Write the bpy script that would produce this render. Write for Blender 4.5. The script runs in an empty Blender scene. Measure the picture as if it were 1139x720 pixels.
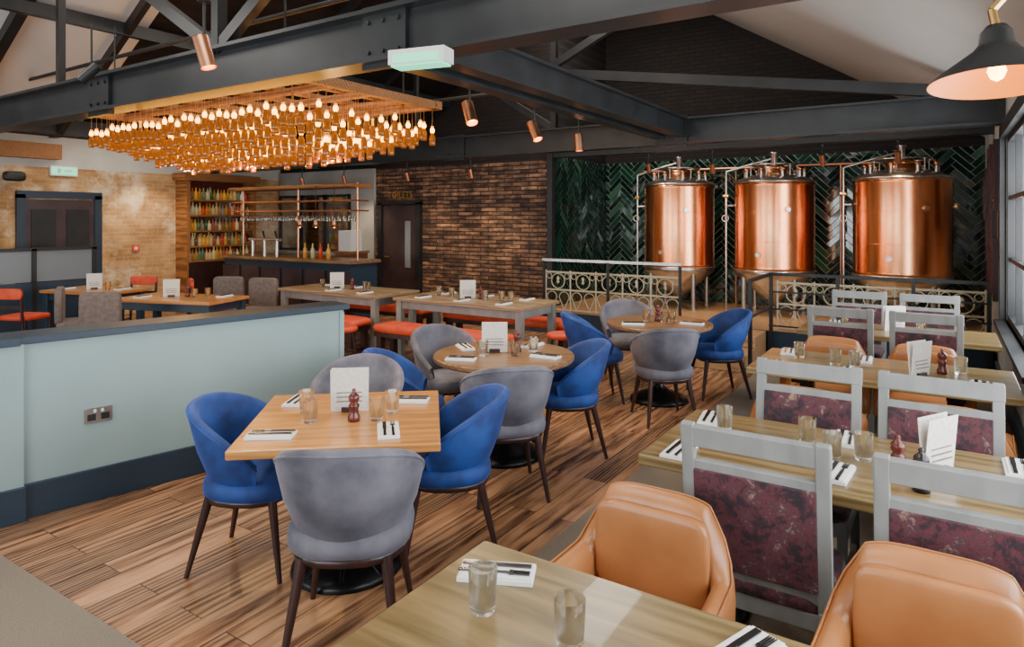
import bpy, bmesh, math, random
from mathutils import Vector, Matrix, Euler
random.seed(7)
R=math.radians
scene=bpy.context.scene
COL=scene.collection
# ------------------------------------------------------------ materials
def newmat(name):
    m=bpy.data.materials.new(name); m.use_nodes=True
    nt=m.node_tree; b=nt.nodes['Principled BSDF']
    return m,nt,b
def N(nt,t,**kw):
    n=nt.nodes.new(t)
    for k,v in kw.items(): setattr(n,k,v)
    return n
def c4(c): return (c[0],c[1],c[2],1)
def mat(name,c1,c2=None,rough=.5,metal=0,scale=8,stretch=(1,1,1),bump=0,sheen=0,coat=0,em=None,ems=0,detail=5,lo=.35,hi=.65,bscale=None):
    m,nt,b=newmat(name)
    b.inputs['Roughness'].default_value=rough; b.inputs['Metallic'].default_value=metal
    b.inputs['Base Color'].default_value=c4(c1)
    tc=N(nt,'ShaderNodeTexCoord'); mp=N(nt,'ShaderNodeMapping'); mp.inputs['Scale'].default_value=stretch
    nt.links.new(tc.outputs['Object'],mp.inputs['Vector'])
    if c2 is not None or bump:
        nz=N(nt,'ShaderNodeTexNoise'); nz.inputs['Scale'].default_value=scale; nz.inputs['Detail'].default_value=detail
        nt.links.new(mp.outputs[0],nz.inputs['Vector'])
    if c2 is not None:
        cr=N(nt,'ShaderNodeValToRGB'); cr.color_ramp.elements[0].position=lo; cr.color_ramp.elements[1].position=hi
        cr.color_ramp.elements[0].color=c4(c1); cr.color_ramp.elements[1].color=c4(c2)
        nt.links.new(nz.outputs['Fac'],cr.inputs[0]); nt.links.new(cr.outputs[0],b.inputs['Base Color'])
    if bump:
        bp=N(nt,'ShaderNodeBump'); bp.inputs['Strength'].default_value=bump; bp.inputs['Distance'].default_value=.01
        nt.links.new(nz.outputs['Fac'],bp.inputs['Height']); nt.links.new(bp.outputs[0],b.inputs['Normal'])
    if sheen:
        b.inputs['Sheen Weight'].default_value=sheen; b.inputs['Sheen Roughness'].default_value=.35
        b.inputs['Sheen Tint'].default_value=c4([min(1,x*2.5+.1) for x in (c2 or c1)])
    if coat: b.inputs['Coat Weight'].default_value=coat; b.inputs['Coat Roughness'].default_value=.15
    if em: b.inputs['Emission Color'].default_value=c4(em); b.inputs['Emission Strength'].default_value=ems
    return m
def glassmat(name,c=(1,1,1)):
    m,nt,b=newmat(name)
    b.inputs['Base Color'].default_value=c4(c); b.inputs['Roughness'].default_value=.0
    b.inputs['Transmission Weight'].default_value=1; b.inputs['IOR'].default_value=1.25
    b.inputs['Alpha'].default_value=.75
    return m
def brickmat(name,axis,c1,c2,cm,bw,bh,mortar=.01,rough=.85,bump=.6,nscale=3,nmix=.5,nc1=(.3,.3,.3),nc2=(1,1,1),offset=.5,lo=.3,hi=.7,patch=None,fine=0):
    """axis: 'xz','yz','xy','yx'"""
    m,nt,b=newmat(name); b.inputs['Roughness'].default_value=rough
    tc=N(nt,'ShaderNodeTexCoord'); sp=N(nt,'ShaderNodeSeparateXYZ'); cb=N(nt,'ShaderNodeCombineXYZ')
    nt.links.new(tc.outputs['Object'],sp.inputs[0])
    nt.links.new(sp.outputs[axis[0].upper()],cb.inputs['X']); nt.links.new(sp.outputs[axis[1].upper()],cb.inputs['Y'])
    br=N(nt,'ShaderNodeTexBrick'); br.offset=offset
    br.inputs['Scale'].default_value=1; br.inputs['Brick Width'].default_value=bw; br.inputs['Row Height'].default_value=bh
    br.inputs['Mortar Size'].default_value=mortar; br.inputs['Mortar Smooth'].default_value=.3
    br.inputs['Color1'].default_value=c4(c1); br.inputs['Color2'].default_value=c4(c2); br.inputs['Mortar'].default_value=c4(cm)
    nt.links.new(cb.outputs[0],br.inputs['Vector'])
    nz=N(nt,'ShaderNodeTexNoise'); nz.inputs['Scale'].default_value=nscale; nz.inputs['Detail'].default_value=8; nz.inputs['Roughness'].default_value=.65
    nt.links.new(cb.outputs[0],nz.inputs['Vector'])
    cr=N(nt,'ShaderNodeValToRGB'); cr.color_ramp.elements[0].position=lo; cr.color_ramp.elements[1].position=hi
    cr.color_ramp.elements[0].color=c4(nc1); cr.color_ramp.elements[1].color=c4(nc2)
    nt.links.new(nz.outputs['Fac'],cr.inputs[0])
    mx=N(nt,'ShaderNodeMix',data_type='RGBA',blend_type='MULTIPLY'); mx.inputs[0].default_value=nmix
    nt.links.new(br.outputs['Color'],mx.inputs[6]); nt.links.new(cr.outputs[0],mx.inputs[7])
    out=mx.outputs[2]
    if fine:
        mp=N(nt,'ShaderNodeMapping'); mp.inputs['Scale'].default_value=(4,13,1); nt.links.new(cb.outputs[0],mp.inputs['Vector'])
        n2=N(nt,'ShaderNodeTexNoise'); n2.inputs['Scale'].default_value=1.2; n2.inputs['Detail'].default_value=6; nt.links.new(mp.outputs[0],n2.inputs['Vector'])
        c2r=N(nt,'ShaderNodeValToRGB'); c2r.color_ramp.elements[0].position=.38; c2r.color_ramp.elements[1].position=.66
        c2r.color_ramp.elements[0].color=(.20,.18,.19,1); c2r.color_ramp.elements[1].color=(1.6,1.5,1.4,1)
        nt.links.new(n2.outputs['Fac'],c2r.inputs[0])
        m6=N(nt,'ShaderNodeMix',data_type='RGBA',blend_type='MULTIPLY'); m6.inputs[0].default_value=fine
        nt.links.new(out,m6.inputs[6]); nt.links.new(c2r.outputs[0],m6.inputs[7]); out=m6.outputs[2]
    if patch:
        n3=N(nt,'ShaderNodeTexNoise'); n3.inputs['Scale'].default_value=1.1; n3.inputs['Detail'].default_value=9; n3.inputs['Roughness'].default_value=.75; nt.links.new(cb.outputs[0],n3.inputs['Vector'])
        r3=N(nt,'ShaderNodeValToRGB'); r3.color_ramp.elements[0].position=.50; r3.color_ramp.elements[1].position=.62; nt.links.new(n3.outputs['Fac'],r3.inputs[0])
        m7=N(nt,'ShaderNodeMix',data_type='RGBA'); nt.links.new(r3.outputs[0],m7.inputs[0]); nt.links.new(out,m7.inputs[6]); m7.inputs[7].default_value=c4(patch); out=m7.outputs[2]
    nt.links.new(out,b.inputs['Base Color'])
    bp=N(nt,'ShaderNodeBump'); bp.inputs['Strength'].default_value=bump; bp.inputs['Distance'].default_value=.01
    sb=N(nt,'ShaderNodeMath',operation='SUBTRACT'); nt.links.new(nz.outputs['Fac'],sb.inputs[0]); nt.links.new(br.outputs['Fac'],sb.inputs[1])
    nt.links.new(sb.outputs[0],bp.inputs['Height']); nt.links.new(bp.outputs[0],b.inputs['Normal'])
    return m
def woodmat(name,ca,cb_,axis='x',rough=.4,plank=None,gs=1.0,coat=0,wave=.45,lo=.28,hi=.68):
    """grain along axis; optional planks (length,width)"""
    m,nt,b=newmat(name); b.inputs['Roughness'].default_value=rough
    if coat: b.inputs['Coat Weight'].default_value=coat
    tc=N(nt,'ShaderNodeTexCoord'); mp=N(nt,'ShaderNodeMapping')
    if axis=='y': mp.inputs['Rotation'].default_value=(0,0,R(90))
    if axis=='z': mp.inputs['Rotation'].default_value=(0,R(90),0)
    nt.links.new(tc.outputs['Object'],mp.inputs['Vector'])
    vec=mp.outputs[0]; brn=None
    if plank:
        br=N(nt,'ShaderNodeTexBrick'); br.offset=.37
        br.inputs['Scale'].default_value=1; br.inputs['Brick Width'].default_value=plank[0]; br.inputs['Row Height'].default_value=plank[1]
        br.inputs['Mortar Size'].default_value=.002; br.inputs['Color1'].default_value=(0,0,0,1); br.inputs['Color2'].default_value=(1,1,1,1); br.inputs['Mortar'].default_value=(.5,.5,.5,1)
        nt.links.new(vec,br.inputs['Vector']); brn=br
        ad=N(nt,'ShaderNodeVectorMath',operation='MULTIPLY_ADD'); nt.links.new(br.outputs['Color'],ad.inputs[0]); ad.inputs[1].default_value=(7,3,5); nt.links.new(vec,ad.inputs[2]); vec=ad.outputs[0]
    m2=N(nt,'ShaderNodeMapping'); m2.inputs['Scale'].default_value=(1.2*gs,11*gs,11*gs); nt.links.new(vec,m2.inputs['Vector'])
    nz=N(nt,'ShaderNodeTexNoise'); nz.inputs['Scale'].default_value=1.8; nz.inputs['Detail'].default_value=8; nz.inputs['Roughness'].default_value=.6; nz.inputs['Distortion'].default_value=.5; nt.links.new(m2.outputs[0],nz.inputs['Vector'])
    m3=N(nt,'ShaderNodeMapping'); m3.inputs['Scale'].default_value=(.5*gs,4.5*gs,4.5*gs); nt.links.new(vec,m3.inputs['Vector'])
    wv=N(nt,'ShaderNodeTexWave',wave_type='RINGS'); wv.inputs['Scale'].default_value=3.0; wv.inputs['Distortion'].default_value=6; wv.inputs['Detail'].default_value=3; wv.inputs['Detail Scale'].default_value=1.0
    nt.links.new(m3.outputs[0],wv.inputs['Vector'])
    mx=N(nt,'ShaderNodeMix',data_type='FLOAT'); mx.inputs[0].default_value=wave; nt.links.new(nz.outputs['Fac'],mx.inputs[2]); nt.links.new(wv.outputs['Fac'],mx.inputs[3])
    cr=N(nt,'ShaderNodeValToRGB'); e=cr.color_ramp.elements; e[0].position=lo; e[1].position=hi; e[0].color=c4(ca); e[1].color=c4(cb_)
    nt.links.new(mx.outputs[0],cr.inputs[0]); out=cr.outputs[0]
    if plank:
        m4=N(nt,'ShaderNodeMix',data_type='RGBA',blend_type='MULTIPLY'); m4.inputs[0].default_value=1
        r2=N(nt,'ShaderNodeValToRGB'); r2.color_ramp.elements[0].color=(.66,.69,.72,1); r2.color_ramp.elements[1].color=(1.15,1.1,1.05,1)
        nt.links.new(brn.outputs['Color'],r2.inputs[0]); nt.links.new(out,m4.inputs[6]); nt.links.new(r2.outputs[0],m4.inputs[7])
        m5=N(nt,'ShaderNodeMix',data_type='RGBA'); nt.links.new(brn.outputs['Fac'],m5.inputs[0]); nt.links.new(m4.outputs[2],m5.inputs[6]); m5.inputs[7].default_value=(.03,.015,.01,1)
        out=m5.outputs[2]
    nt.links.new(out,b.inputs['Base Color'])
    bp=N(nt,'ShaderNodeBump'); bp.inputs['Strength'].default_value=.15; bp.inputs['Distance'].default_value=.004
    nt.links.new(mx.outputs[0],bp.inputs['Height']); nt.links.new(bp.outputs[0],b.inputs['Normal'])
    return m
def attrmat(name,stops,rough=.2,em=0,coat=0,alpha=1):
    m,nt,b=newmat(name); b.inputs['Roughness'].default_value=rough
    at=N(nt,'ShaderNodeAttribute'); at.attribute_name='rnd'
    cr=N(nt,'ShaderNodeValToRGB'); els=cr.color_ramp.elements
    cr.color_ramp.interpolation='LINEAR'
    while len(els)<len(stops): els.new(.5)
    for i,(p,c) in enumerate(stops): els[i].position=p; els[i].color=c4(c)
    nt.links.new(at.outputs['Fac'],cr.inputs[0]); nt.links.new(cr.outputs[0],b.inputs['Base Color'])
    if em: nt.links.new(cr.outputs[0],b.inputs['Emission Color']); b.inputs['Emission Strength'].default_value=em
    if coat: b.inputs['Coat Weight'].default_value=coat
    return m

M={}
M['floor']=woodmat('oak_floor',(.085,.037,.019),(.43,.235,.125),'y',.27,(1.7,.17),wave=.25,lo=.31,hi=.66)
M['carpet']=mat('carpet',(.14,.115,.085),(.22,.185,.145),.95,scale=180,bump=.5)
M['sage']=mat('sage_paint',(.26,.365,.37),(.28,.385,.39),.5,scale=3)
M['slate']=mat('slate_paint',(.016,.034,.056),None,.35)
M['black']=mat('black_steel',(.008,.009,.010),(.014,.015,.017),.45,scale=6)
M['beam']=mat('steel_beam_paint',(.010,.012,.014),(.018,.021,.024),.36,scale=4,bump=.1)
M['plaster']=mat('plaster_white',(.52,.50,.46),(.60,.58,.54),.8,scale=2)
M['plasterg']=mat('plaster_grey',(.26,.26,.255),(.34,.34,.33),.8,scale=1.5)
M['ceil']=mat('ceiling_paint',(.56,.545,.51),(.62,.60,.57),.85,scale=.8)
M['darkroof']=woodmat('dark_roof_boards',(.002,.002,.002),(.010,.007,.006),'y',.7,(3,.15))
M['brickL']=brickmat('stock_brick','yz',(.66,.42,.19),(.50,.29,.12),(.58,.46,.31),.22,.075,.008,nc1=(.4,.3,.2),nc2=(1.1,1.0,.95),nmix=.8,nscale=2.5,patch=(.72,.59,.42))
M['brickT']=brickmat('reclaimed_timber_bricks','xz',(.31,.19,.125),(.07,.040,.032),(.008,.005,.004),.34,.072,.009,nc1=(.18,.17,.17),nc2=(1.4,1.25,1.1),nmix=.95,nscale=2.6,bump=1,fine=.8)
M['brickD']=brickmat('dark_gable_brick','xz',(.020,.011,.009),(.010,.007,.007),(.004,.004,.004),.22,.075,.01,nmix=.5)
M['grout']=mat('grout',(.32,.38,.33),None,.8)
M['tile']=attrmat('green_glazed_tile',[(0,(.002,.010,.008)),(.5,(.004,.024,.017)),(.85,(.010,.050,.032)),(1,(.05,.13,.08))],.10,coat=.7)
M['oak']=woodmat('honey_oak_top',(.33,.13,.030),(.55,.25,.066),'x',.3,coat=.15,wave=.25)
M['olive']=woodmat('olive_stained_top',(.10,.068,.024),(.235,.16,.064),'x',.3,coat=.2,wave=.25)
M['greywood']=woodmat('grey_wood_top',(.18,.115,.06),(.35,.25,.14),'x',.4)
M['walnut']=woodmat('walnut_round_top',(.11,.056,.025),(.25,.14,.066),'x',.33,wave=.25)
M['walleg']=mat('dark_walnut_leg',(.022,.008,.007),(.042,.015,.012),.35,scale=20,stretch=(1,1,.2))
M['blue']=mat('blue_velvet',(.003,.019,.11),(.012,.060,.28),.75,scale=6,sheen=.5,bump=.15,detail=7)
M['grey']=mat('grey_velvet',(.058,.058,.078),(.155,.150,.182),.75,scale=5,sheen=.4,bump=.15,detail=7)
M['taupe']=mat('taupe_fabric',(.11,.09,.08),(.16,.13,.12),.8,scale=20,sheen=.2)
M['tan']=mat('tan_leather',(.30,.112,.035),(.41,.165,.056),.33,scale=4,bump=.10,detail=8)
M['frame']=mat('grey_painted_wood',(.175,.185,.178),(.235,.24,.232),.45,scale=12,stretch=(1,1,.3))
M['red']=mat('red_seat',(.58,.045,.014),(.70,.085,.022),.6,scale=8)
M['iron']=mat('cast_iron',(.008,.008,.009),None,.3,metal=.6)
M['copper']=mat('copper',(.74,.24,.09),(.94,.42,.20),.24,metal=1,scale=1.6,stretch=(4,4,.5),bump=.05)
M['copper2']=mat('copper_fixture',(.65,.30,.17),None,.3,metal=1)
M['steel']=mat('brushed_steel',(.50,.48,.46),(.66,.64,.61),.28,metal=1,scale=8)
M['brass']=mat('brass',(.65,.42,.16),None,.3,metal=1)
M['napkin']=mat('napkin_white',(.76,.76,.74),None,.8)
M['cutlery']=mat('cutlery_steel',(.12,.12,.13),None,.2,metal=1)
M['glass']=glassmat('clear_glass',(.97,1,1))
M['mill']=mat('pepper_mill_wood',(.07,.010,.008),(.12,.02,.014),.25,scale=20)
M['millD']=mat('dark_mill_wood',(.012,.006,.008),None,.25)
M['menu']=mat('menu_paper',(.62,.58,.52),(.74,.71,.66),.7,scale=60)
M['cream']=mat('cream_iron',(.50,.44,.30),None,.5)
M['rustwood']=woodmat('chandelier_timber',(.15,.052,.014),(.34,.145,.040),'x',.6)
M['step']=woodmat('step_oak',(.30,.16,.075),(.50,.31,.16),'x',.4)
M['dglass']=mat('frosted_glass',(.17,.20,.22),None,.3)
M['bulb']=mat('bulb_glow',(1,.5,.1),em=(1,.44,.045),ems=11)
M['amber']=mat('amber_bottle_glass',(.13,.034,.002),None,.12,em=(1,.25,.005),ems=.22)
M['neck']=mat('amber_bottle_neck',(.5,.2,.02),None,.2,em=(1,.34,.01),ems=1.9)
M['door']=mat('aubergine_door',(.028,.016,.020),(.05,.030,.034),.4,scale=3)
M['green']=mat('exit_sign_green',(.1,.6,.3),em=(.25,.9,.55),ems=1.3)
M['white']=mat('white_plastic',(.7,.7,.68),None,.4)
M['lampin']=mat('lamp_inside_glow',(.45,.13,.005),None,.5,em=(1,.24,.005),ems=1.1)  # orange bulb glow on the shade inside, put in as emission
M['lampbulb']=mat('lamp_bulb',(1,.8,.4),em=(1,.55,.12),ems=16)
M['mirror']=mat('mirror',(.55,.6,.62),None,.08,metal=1)
def purp():
    m,nt,b=newmat('purple_marbled_velvet'); b.inputs['Roughness'].default_value=.7
    tc=N(nt,'ShaderNodeTexCoord'); nz=N(nt,'ShaderNodeTexNoise'); nz.inputs['Scale'].default_value=13; nz.inputs['Detail'].default_value=12; nz.inputs['Roughness'].default_value=.78; nz.inputs['Distortion'].default_value=.3
    oi=N(nt,'ShaderNodeObjectInfo'); ad=N(nt,'ShaderNodeVectorMath',operation='MULTIPLY_ADD'); ad.inputs[1].default_value=(1,1,1)
    nt.links.new(tc.outputs['Object'],ad.inputs[0]); nt.links.new(oi.outputs['Random'],ad.inputs[2])
    nt.links.new(ad.outputs[0],nz.inputs['Vector'])
    cr=N(nt,'ShaderNodeValToRGB'); els=cr.color_ramp.elements
    st=[(.38,(.005,.004,.009)),(.46,(.022,.007,.014)),(.52,(.105,.018,.026)),(.56,(.025,.012,.022)),(.64,(.30,.155,.12))]
    while len(els)<5: els.new(.5)
    for i,(p,c) in enumerate(st): els[i].position=p; els[i].color=c4(c)
    nt.links.new(nz.outputs['Fac'],cr.inputs[0]); nt.links.new(cr.outputs[0],b.inputs['Base Color'])
    b.inputs['Sheen Weight'].default_value=.12
    return m
M['purple']=purp()
M['liquor']=attrmat('liquor_bottle_colours_glow',[(0,(.01,.06,.015)),(.15,(.40,.17,.02)),(.3,(.5,.40,.2)),(.42,(.03,.08,.04)),(.55,(.40,.03,.015)),(.7,(.55,.26,.03)),(.85,(.08,.03,.01)),(1,(.65,.60,.5))],.15,em=.3)  # bottles emit a little of their colour to look warmly lit

# ------------------------------------------------------------ mesh builder
class MB:
    def __init__(s): s.v=[];s.f=[];s.m=[];s.sm=[];s.mats=[];s.r=[];s.X=Matrix.Identity(4);s.cur=.5
    def mi(s,k):
        if k not in s.mats: s.mats.append(k)
        return s.mats.index(k)
    def add(s,vs,fs,k,smooth=False):
        o=len(s.v); s.v+= [tuple(s.X@Vector(p)) for p in vs]
        i=s.mi(k)
        for f in fs: s.f.append([a+o for a in f]); s.m.append(i); s.sm.append(smooth); s.r.append(s.cur)
    def box(s,c,d,k,rot=None,taper=1):
        hx,hy,hz=d[0]/2,d[1]/2,d[2]/2
        vs=[Vector((x*hx*(taper if z<0 else 1),y*hy*(taper if z<0 else 1),z*hz)) for z in(-1,1) for y in(-1,1) for x in(-1,1)]
        if rot: 
            q=Euler(rot).to_matrix(); vs=[q@v for v in vs]
        vs=[v+Vector(c) for v in vs]
        s.add(vs,[(0,2,3,1),(4,5,7,6),(0,1,5,4),(2,6,7,3),(0,4,6,2),(1,3,7,5)],k)
    def cyl(s,p0,p1,r0,k,r1=None,n=12,caps=True,smooth=True):
        p0=Vector(p0);p1=Vector(p1); r1=r0 if r1 is None else r1
        d=(p1-p0).normalized(); a=d.orthogonal().normalized(); b=d.cross(a)
        vs=[]
        for p,r in((p0,r0),(p1,r1)):
            for i in range(n):
                t=2*math.pi*i/n; vs.append(p+a*math.cos(t)*r+b*math.sin(t)*r)
        s.add(vs,[(i,(i+1)%n,n+(i+1)%n,n+i) for i in range(n)],k,smooth)
        if caps: s.add(vs,[tuple(reversed(range(n))),tuple(range(n,2*n))],k)
    def tube(s,pts,r,k,n=6):
        for a,b in zip(pts[:-1],pts[1:]): s.cyl(a,b,r,k,n=n,caps=True)
    def lathe(s,prof,k,c=(0,0,0),n=20,smooth=True):
        vs=[];fs=[]
        for (r,z) in prof:
            for i in range(n):
                t=2*math.pi*i/n; vs.append((c[0]+r*math.cos(t),c[1]+r*math.sin(t),c[2]+z))
        for j in range(len(prof)-1):
            for i in range(n): fs.append((j*n+i,j*n+(i+1)%n,(j+1)*n+(i+1)%n,(j+1)*n+i))
        s.add(vs,fs,k,smooth)
    def ring(s,c,r,t,k,axis='z',n=20,m=6,a0=0,a1=360):
        pts=[]
        for i in range(n+1):
            a=R(a0+(a1-a0)*i/n)
            u,v=r*math.cos(a),r*math.sin(a)
            pts.append({'z':(c[0]+u,c[1]+v,c[2]),'y':(c[0]+u,c[1],c[2]+v),'x':(c[0],c[1]+u,c[2]+v)}[axis])
        s.tube(pts,t,k,n=m)
    def blob(s,c,d,k,e=.35,nu=20,nv=10,e2=None):
        """superellipsoid"""
        e2=e2 or e
        def sg(x,p): return math.copysign(abs(x)**p,x)
        vs=[];fs=[]
        for j in range(nv+1):
            ph=-math.pi/2+math.pi*j/nv
            for i in range(nu):
                th=2*math.pi*i/nu
                vs.append((c[0]+d[0]/2*sg(math.cos(ph),e2)*sg(math.cos(th),e),c[1]+d[1]/2*sg(math.cos(ph),e2)*sg(math.sin(th),e),c[2]+d[2]/2*sg(math.sin(ph),e2)))
        for j in range(nv):
            for i in range(nu): fs.append((j*nu+i,j*nu+(i+1)%nu,(j+1)*nu+(i+1)%nu,(j+1)*nu+i))
        s.add(vs,fs,k,True)
    def mesh(s,name):
        me=bpy.data.meshes.new(name); me.from_pydata(s.v,[],s.f)
        for k in s.mats: me.materials.append(M[k])
        me.polygons.foreach_set('material_index',s.m); me.polygons.foreach_set('use_smooth',s.sm)
        at=me.attributes.new('rnd','FLOAT','FACE'); at.data.foreach_set('value',s.r)
        me.update(); return me
    def obj(s,name,loc=(0,0,0),rz=0,bevel=0,sub=0,parent=None):
        return place(s.mesh(name),name,loc,rz,bevel,sub,parent)
def place(me,name,loc=(0,0,0),rz=0,bevel=0,sub=0,parent=None):
    o=bpy.data.objects.new(name,me); COL.objects.link(o); o.location=loc; o.rotation_euler=(0,0,rz)
    if bevel:
        md=o.modifiers.new('Bevel','BEVEL'); md.width=bevel; md.segments=2; md.limit_method='ANGLE'; md.angle_limit=R(50)
    if sub:
        md=o.modifiers.new('Sub','SUBSURF'); md.levels=sub; md.render_levels=sub
    if parent: o.parent=parent
    return o
C33,S33=math.cos(R(33)),math.sin(R(33))
def W(x,y):   # surveyed floor plan (33 deg survey axes) -> room axes
    return (x*C33-y*S33, x*S33+y*C33)

# ------------------------------------------------------------ room shell
XL,XR,YF,YT,YB=-12.5,.5,-1.6,9.7,11.8
b=MB(); b.box(((XL+XR)/2,(YF+YB)/2,-.05),(XR-XL+.4,YB-YF+.4,.1),'floor'); b.obj('floor')
b=MB(); b.box(((-1.78+XR)/2,(YF+9.05)/2,.003),(XR+1.78,9.05-YF,.006),'carpet'); b.box(((XL-1.78)/2,(YF+1.45)/2,.003),(-1.78-XL,1.45-YF,.006),'carpet'); b.obj('carpet_floor_covering')
def openwall(name,x,y0,y1,z1,ops,k,axis='y',t=.15,side=1):
    """wall plane const x (axis y) with openings (a0,a1,z0,z1)"""
    b=MB()
    def bx(a0,a1,z0,zz):
        if a1-a0<.001 or zz-z0<.001: return
        if axis=='y': b.box((x+side*t/2,(a0+a1)/2,(z0+zz)/2),(t,a1-a0,zz-z0),k)
        else: b.box(((a0+a1)/2,x+side*t/2,(z0+zz)/2),(a1-a0,t,zz-z0),k)
    cur=y0
    for (a0,a1,z0,zz) in sorted(ops):
        bx(cur,a0,0,z1); bx(a0,a1,0,z0); bx(a0,a1,zz,z1); cur=a1
    bx(cur,y1,0,z1)
    return b.obj(name)
ops=[(.6,4.2,.75,2.45),(5.3,8.1,.75,2.55)]
openwall('wall_right',XR,YF,YB,2.95,ops,'plasterg')
openwall('wall_front',YF,XL,XR,3.0,[(-3.6,-.6,.8,2.5),(-7.5,-4.5,.8,2.5),(-11.5,-8.5,.8,2.5)],'plasterg',axis='x',side=-1)
def window(name,x,a0,a1,z0,z1,axis='y'):
    b=MB(); t=.06
    def bx(a,aa,z,zz,d=.08):
        if axis=='y': b.box((x+.06,(a+aa)/2,(z+zz)/2),(d,aa-a,zz-z),'black')
        else: b.box(((a+aa)/2,x-.06,(z+zz)/2),(aa-a,d,zz-z),'black')
    bx(a0,a1,z0,z0+t);bx(a0,a1,z1-t,z1);bx(a0,a0+t,z0,z1);bx(a1-t,a1,z0,z1)
    n=4
    for i in range(1,n): 
        a=a0+(a1-a0)*i/n; bx(a-.02,a+.02,z0,z1,.05)
    for i in range(1,3):
        z=z0+(z1-z0)*i/3; bx(a0,a1,z-.02,z+.02,.05)
    b.obj(name)
window('window_1',XR,.6,4.2,.75,2.45); window('window_2',XR,5.3,8.1,.75,2.55)  # nearer window is out of view, added to let in more light
for i,a in enumerate((-3.6,-7.5,-11.5)): window('window_%d'%(i+3),YF,a,a+3,.8,2.5,'x')
b=MB(); b.box((XR-.03,6.7,.73),(.12,2.9,.04),'black'); 
for y in(5.24,8.16): b.box((XR-.015,y,1.65),(.05,.12,1.9),'black')
b.box((XR-.015,6.7,2.6),(.05,3.04,.12),'black'); b.obj('trim_1')
b=MB(); b.box((XR-.02,(YF+9.05)/2,.09),(.03,9.05-YF,.18),'slate'); b.obj('baseboard_right')
# left wall: brick + plaster band
b=MB(); b.box((XL-.075,(YF+YT)/2,1.3),(.15,YT-YF,2.6),'brickL'); b.box((XL-.075,(YF+YT)/2,3.0),(.15,YT-YF,.8),'plaster'); b.obj('wall_left')
# toilets wall
b=MB(); b.box(((XL-5.5)/2-.0,YT+.075,1.37),(-5.5-XL,.15,2.74),'brickT'); b.box(((XL-5.5)/2,YT+.075,4.4),(-5.5-XL,.15,3.32),'brickD'); b.obj('wall_back_timber')
b=MB(); b.box(((XR-5.5)/2,YB+.075,1.4),(XR+5.5,.15,2.8),'grout'); b.box(((XR-5.5)/2,YB+.075,4.5),(XR+5.5,.15,3.4),'brickD'); b.obj('wall_back')
b=MB(); b.box((-5.575,(YT+YB)/2+.08,1.4),(.15,YB-YT-.16,2.8),'grout'); b.box((-5.575,(YT+YB)/2+.08,4.5),(.15,YB-YT-.16,3.4),'brickD'); b.obj('wall_side_alcove')
# herringbone tiles
def clip(poly,a0,a1,z0,z1):
    for (ax,lim,sgn) in ((0,a0,1),(0,a1,-1),(1,z0,1),(1,z1,-1)):
        out=[]
        for i in range(len(poly)):
            p,q=poly[i],poly[(i+1)%len(poly)]
            dp=(p[ax]-lim)*sgn; dq=(q[ax]-lim)*sgn
            if dp>=0: out.append(p)
            if dp*dq<0:
                t=dp/(dp-dq); out.append((p[0]+(q[0]-p[0])*t,p[1]+(q[1]-p[1])*t))
        poly=out
        if len(poly)<3: return None
    return poly
def tiles(a0,a1,z0,z1,fn,name):
    b=MB(); w=.085; n=4; g=.010; ca=math.cos(R(45)); 
    mid=((a0+a1)/2,(z0+z1)/2); K=int(max(a1-a0,z1-z0)/w)+8
    for y in range(-K,K):
        for x in range(-K,K):
            m=(x-y)%(2*n)
            if m==0: rc=(x,y,x+n,y+1)
            elif m==2*n-1: rc=(x,y,x+1,y+n)
            else: continue
            X0,Y0,X1,Y1=rc[0]*w+g/2,rc[1]*w+g/2,rc[2]*w-g/2,rc[3]*w-g/2
            po=[(X0,Y0),(X1,Y0),(X1,Y1),(X0,Y1)]
            po=[((p[0]-p[1])*ca+mid[0],(p[0]+p[1])*ca+mid[1]) for p in po]
            po=clip(po,a0,a1,z0,z1)
            if not po: continue
            tx,tz=random.uniform(-.03,.03),random.uniform(-.03,.03)
            cx=sum(p[0] for p in po)/len(po); cz=sum(p[1] for p in po)/len(po)
            b.cur=random.random()**1.5
            b.add([fn(p[0],p[1],.012+tx*(p[0]-cx)+tz*(p[1]-cz)) for p in po],[tuple(range(len(po)))],'tile')
    return b.obj(name)
tiles(-5.5,XR,.0,2.8,lambda a,z,d:(a,YB-d,z),'herringbone_wall_tiles')
tiles(YT,YB,.0,2.8,lambda a,z,d:(-5.5+d,a,z),'herringbone_side_wall_tiles')
# roof slopes
EZ=2.92; SL=.62; XV=-4.5
def slope(name,xa,za,xb,zb,y0,y1,k):
    b=MB(); b.add([(xa,y0,za),(xb,y0,zb),(xb,y1,zb),(xa,y1,za),(xa,y0,za+.12),(xb,y0,zb+.12),(xb,y1,zb+.12),(xa,y1,za+.12)],
      [(0,3,2,1),(4,5,6,7),(0,1,5,4),(1,2,6,5),(2,3,7,6),(3,0,4,7)],k); return b.obj(name)
zr=EZ+SL*(XR-XV)
slope('ceiling',XR+.15,EZ-.09,XV,zr,YF-.2,YB+.2,'ceil')
slope('ceiling_slope_dark',XV,zr,-9.5,EZ,4.2,YB+.2,'darkroof')
slope('ceiling_slope_pale',XV,zr,-9.5,EZ,YF-.2,4.2,'ceil')
slope('ceiling_side_flat',-9.5,EZ+.4,XL-.15,EZ+.4,YF-.2,YB,'plaster')
b=MB()
b.box((-6,YF-.05,4.5),(13,.1,3.2),'plaster'); b.obj('wall_front_gable')
b=MB(); b.box((-9.5,(YF+YT)/2,EZ+.15),(.12,YT-YF,.55),'darkroof'); b.obj('trim_2')

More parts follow.
